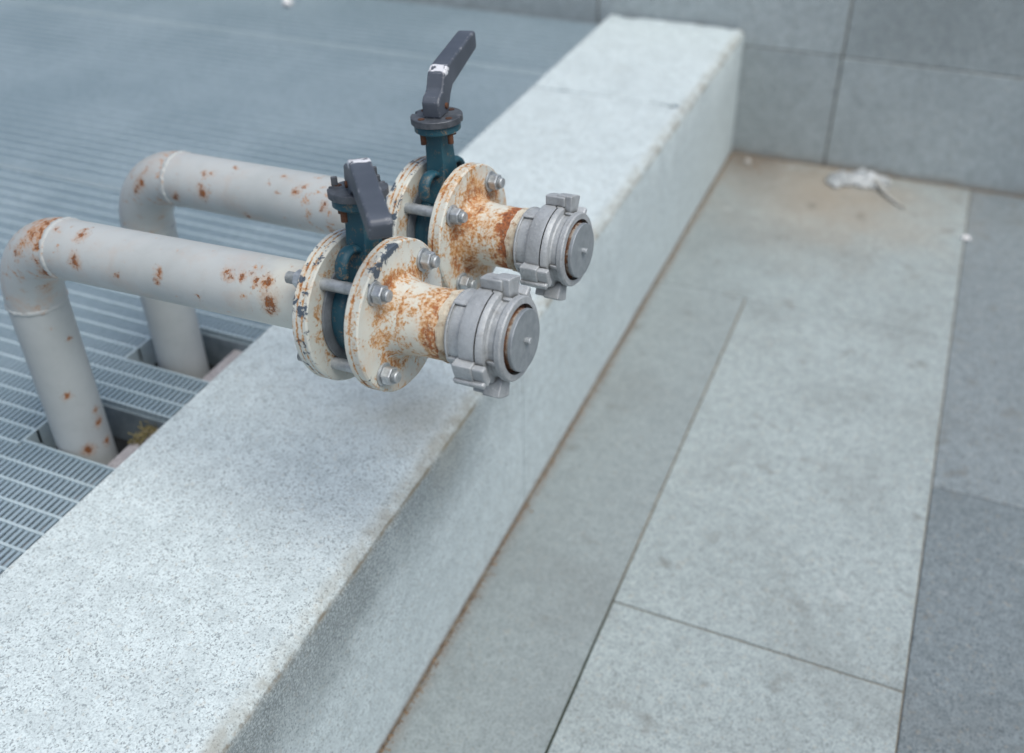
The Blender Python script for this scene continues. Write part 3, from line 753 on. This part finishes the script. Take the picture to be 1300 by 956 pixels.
# ------------------------------------------------------------------ litter
def plastic():
    k = NT('dirty_white_plastic_film'); co = k.obj(); n = k.noise(co, 40, 4)
    k.put(k.b.inputs['Transmission Weight'], .25); k.bump(n, .4, .002)
    return k.fin(k.mix(k.ramp(n, .35, .65), (.62, .655, .665), (.45, .48, .48)), .4)
M_PLASTIC = plastic()
M_PAPER = simple('white_paper', (.8, .8, .8), (.68, .68, .69), 60, .8)
M_TWIG = simple('brown_stalk', (.43, .43, .40), (.35, .34, .31), 40, .85)
def crumple(name, cx, cy, lx, ly, h, rot, mat, seed, parent=None, n=22):
    V = []; F = []
    for j in range(n):
        for i in range(n):
            a, b = i/(n-1)*2-1, j/(n-1)*2-1
            r = max(abs(a), abs(b))
            p = Vector((a*1.6+seed, b*1.6, seed))
            edge = 1+.28*mnoise.noise(Vector((a*2+seed, b*2, 9)))
            z = h*(1-r**1.5)*(.55+.9*abs(mnoise.noise(p*1.7)))+h*.5*abs(mnoise.noise(p*3.3))*(1-r*.6)+.003
            x, y = a*lx*edge+.25*lx*mnoise.noise(p*2), b*ly*edge+.25*ly*mnoise.noise(p*2+Vector((4, 4, 4)))
            V.append((x*cos(rot)-y*sin(rot), x*sin(rot)+y*cos(rot), z))
    for j in range(n-1):
        for i in range(n-1): F.append((j*n+i, j*n+i+1, (j+1)*n+i+1, (j+1)*n+i))
    o = link(name, fixn(mesh(name, V, F)), mat, parent, None, smooth=50)
    o.location = (cx, cy, 0) if not parent else (0, 0, 0)
    sm = o.modifiers.new('thickness', 'SOLIDIFY'); sm.thickness = .0008
    return o
bag = empty('plastic_bag', (.47, -.085, 0), 'crumpled whitish plastic bag on the paving at the foot of the wall', 'bag')
b1 = crumple('bag_body', 0, 0, .088, .045, .038, radians(10), M_PLASTIC, 3.3, bag)
b2 = crumple('bag_end', 0, 0, .040, .034, .042, radians(40), M_PLASTIC, 8.1, bag); b2.location = (-.065, -.035, 0)
mb = MB(); mb.tube([(.05, -.01, .02), (.075, -.05, .012), (.105, -.095, .007), (.14, -.135, .005), (.165, -.155, .004)], [.008, .009, .007, .005, .002], 10)
mb.build('twisted_tail', M_TWIG, bag, smooth=60)
p = crumple('paper_scrap', .831, -.376, .014, .011, .012, .4, M_PAPER, 5.5, n=12); tag(p, 'small scrap of white paper on the joint beside the dark paving slab', 'paper')
bm = bmesh.new(); bmesh.ops.create_icosphere(bm, subdivisions=3, radius=.012)
for v in bm.verts: v.co *= 1+.3*mnoise.noise(v.co*90); v.co.z = v.co.z*.7+.006
me = bpy.data.meshes.new('pebble'); bm.to_mesh(me); bm.free()
p = link('pebble', me, simple('pale_pebble', (.42, .41, .38), (.33, .32, .3), 60, .85), smooth=60); p.location = (.075, -.07, 0); tag(p, 'small pale pebble in the dirty corner between kerb and wall', 'stone')
p = crumple('paper_ball', -1.73, -.20, .018, .018, .032, .2, M_PAPER, 2.2, n=14); p.location.z = ZG; tag(p, 'crumpled white paper ball on the far grating near the wall', 'paper')
# dry straw-like moss on the ledge in the nearer opening
mb = MB(); rn = random.Random(4)
for i in range(150):
    t = rn.random(); c = Vector((-.563+rn.gauss(0, .007), -2.475+.05*t+rn.gauss(0, .004), ZG-.0315+abs(rn.gauss(0, .004))))
    d = Vector((rn.gauss(0, 1), rn.gauss(0, 1), rn.gauss(0, .7))).normalized()*rn.uniform(.005, .012); s_ = d.orthogonal().normalized()*.0012
    mb.add([c-d-s_, c-d+s_, c+d+s_*.4, c+d*1.02-s_*.4], [(0, 1, 2, 3)])
o = link('dry_moss', mesh('dry_moss', mb.V, mb.F), simple('straw_moss', (.27, .225, .10), (.16, .14, .06), 80, .9))
tag(o, 'tuft of dry yellow moss on the ledge inside the nearer opening', 'moss', kind='stuff')

# grit gathered along the foot of the kerb and of the wall
def grit(name, n, place, label, seed, mat):
    rn = random.Random(seed); mb = MB()
    for i in range(n):
        x, y, z = place(rn); r = rn.uniform(.0008, .0026) * (2.0 if rn.random() < .05 else 1)
        a = rn.uniform(0, 6.28)
        P = [(x+r*cos(a+q*pi/2)*rn.uniform(.6, 1.3), y+r*sin(a+q*pi/2)*rn.uniform(.6, 1.3), z) for q in range(4)] + [(x+rn.uniform(-.3, .3)*r, y+rn.uniform(-.3, .3)*r, z+r*rn.uniform(.5, 1.1))]
        mb.add(P, [(0, 1, 4), (1, 2, 4), (2, 3, 4), (3, 0, 4)])
    o = link(name, mesh(name, mb.V, mb.F), mat); tag(o, label, 'grit', kind='stuff')
M_GRIT = simple('brown_grit', (.26, .19, .12), (.13, .09, .06), 120, .95)
def kfoot(rn):
    y = -rn.uniform(.01, 3.1)
    return (.0025+abs(rn.gauss(0, .006))*(1+1.2*mnoise.noise(Vector((0, y*5, 0)))), y, .0005)
grit('grit', 2600, kfoot, 'line of brown grit gathered along the foot of the kerb', 3, M_GRIT)
def wfoot(rn):
    x = rn.uniform(.01, 1.6)
    return (x, -.004-abs(rn.gauss(0, .007))*(1+mnoise.noise(Vector((x*5, 0, 0)))), .0008)
grit('grit', 1200, wfoot, 'line of sandy grit gathered along the foot of the back wall', 5, M_GRIT)
def corner(rn):
    return (.004+abs(rn.gauss(0, .10)), -.006-abs(rn.gauss(0, .09)), .0008)
grit('grit', 900, corner, 'loose brown grit spread over the corner between kerb and wall', 6, M_GRIT)
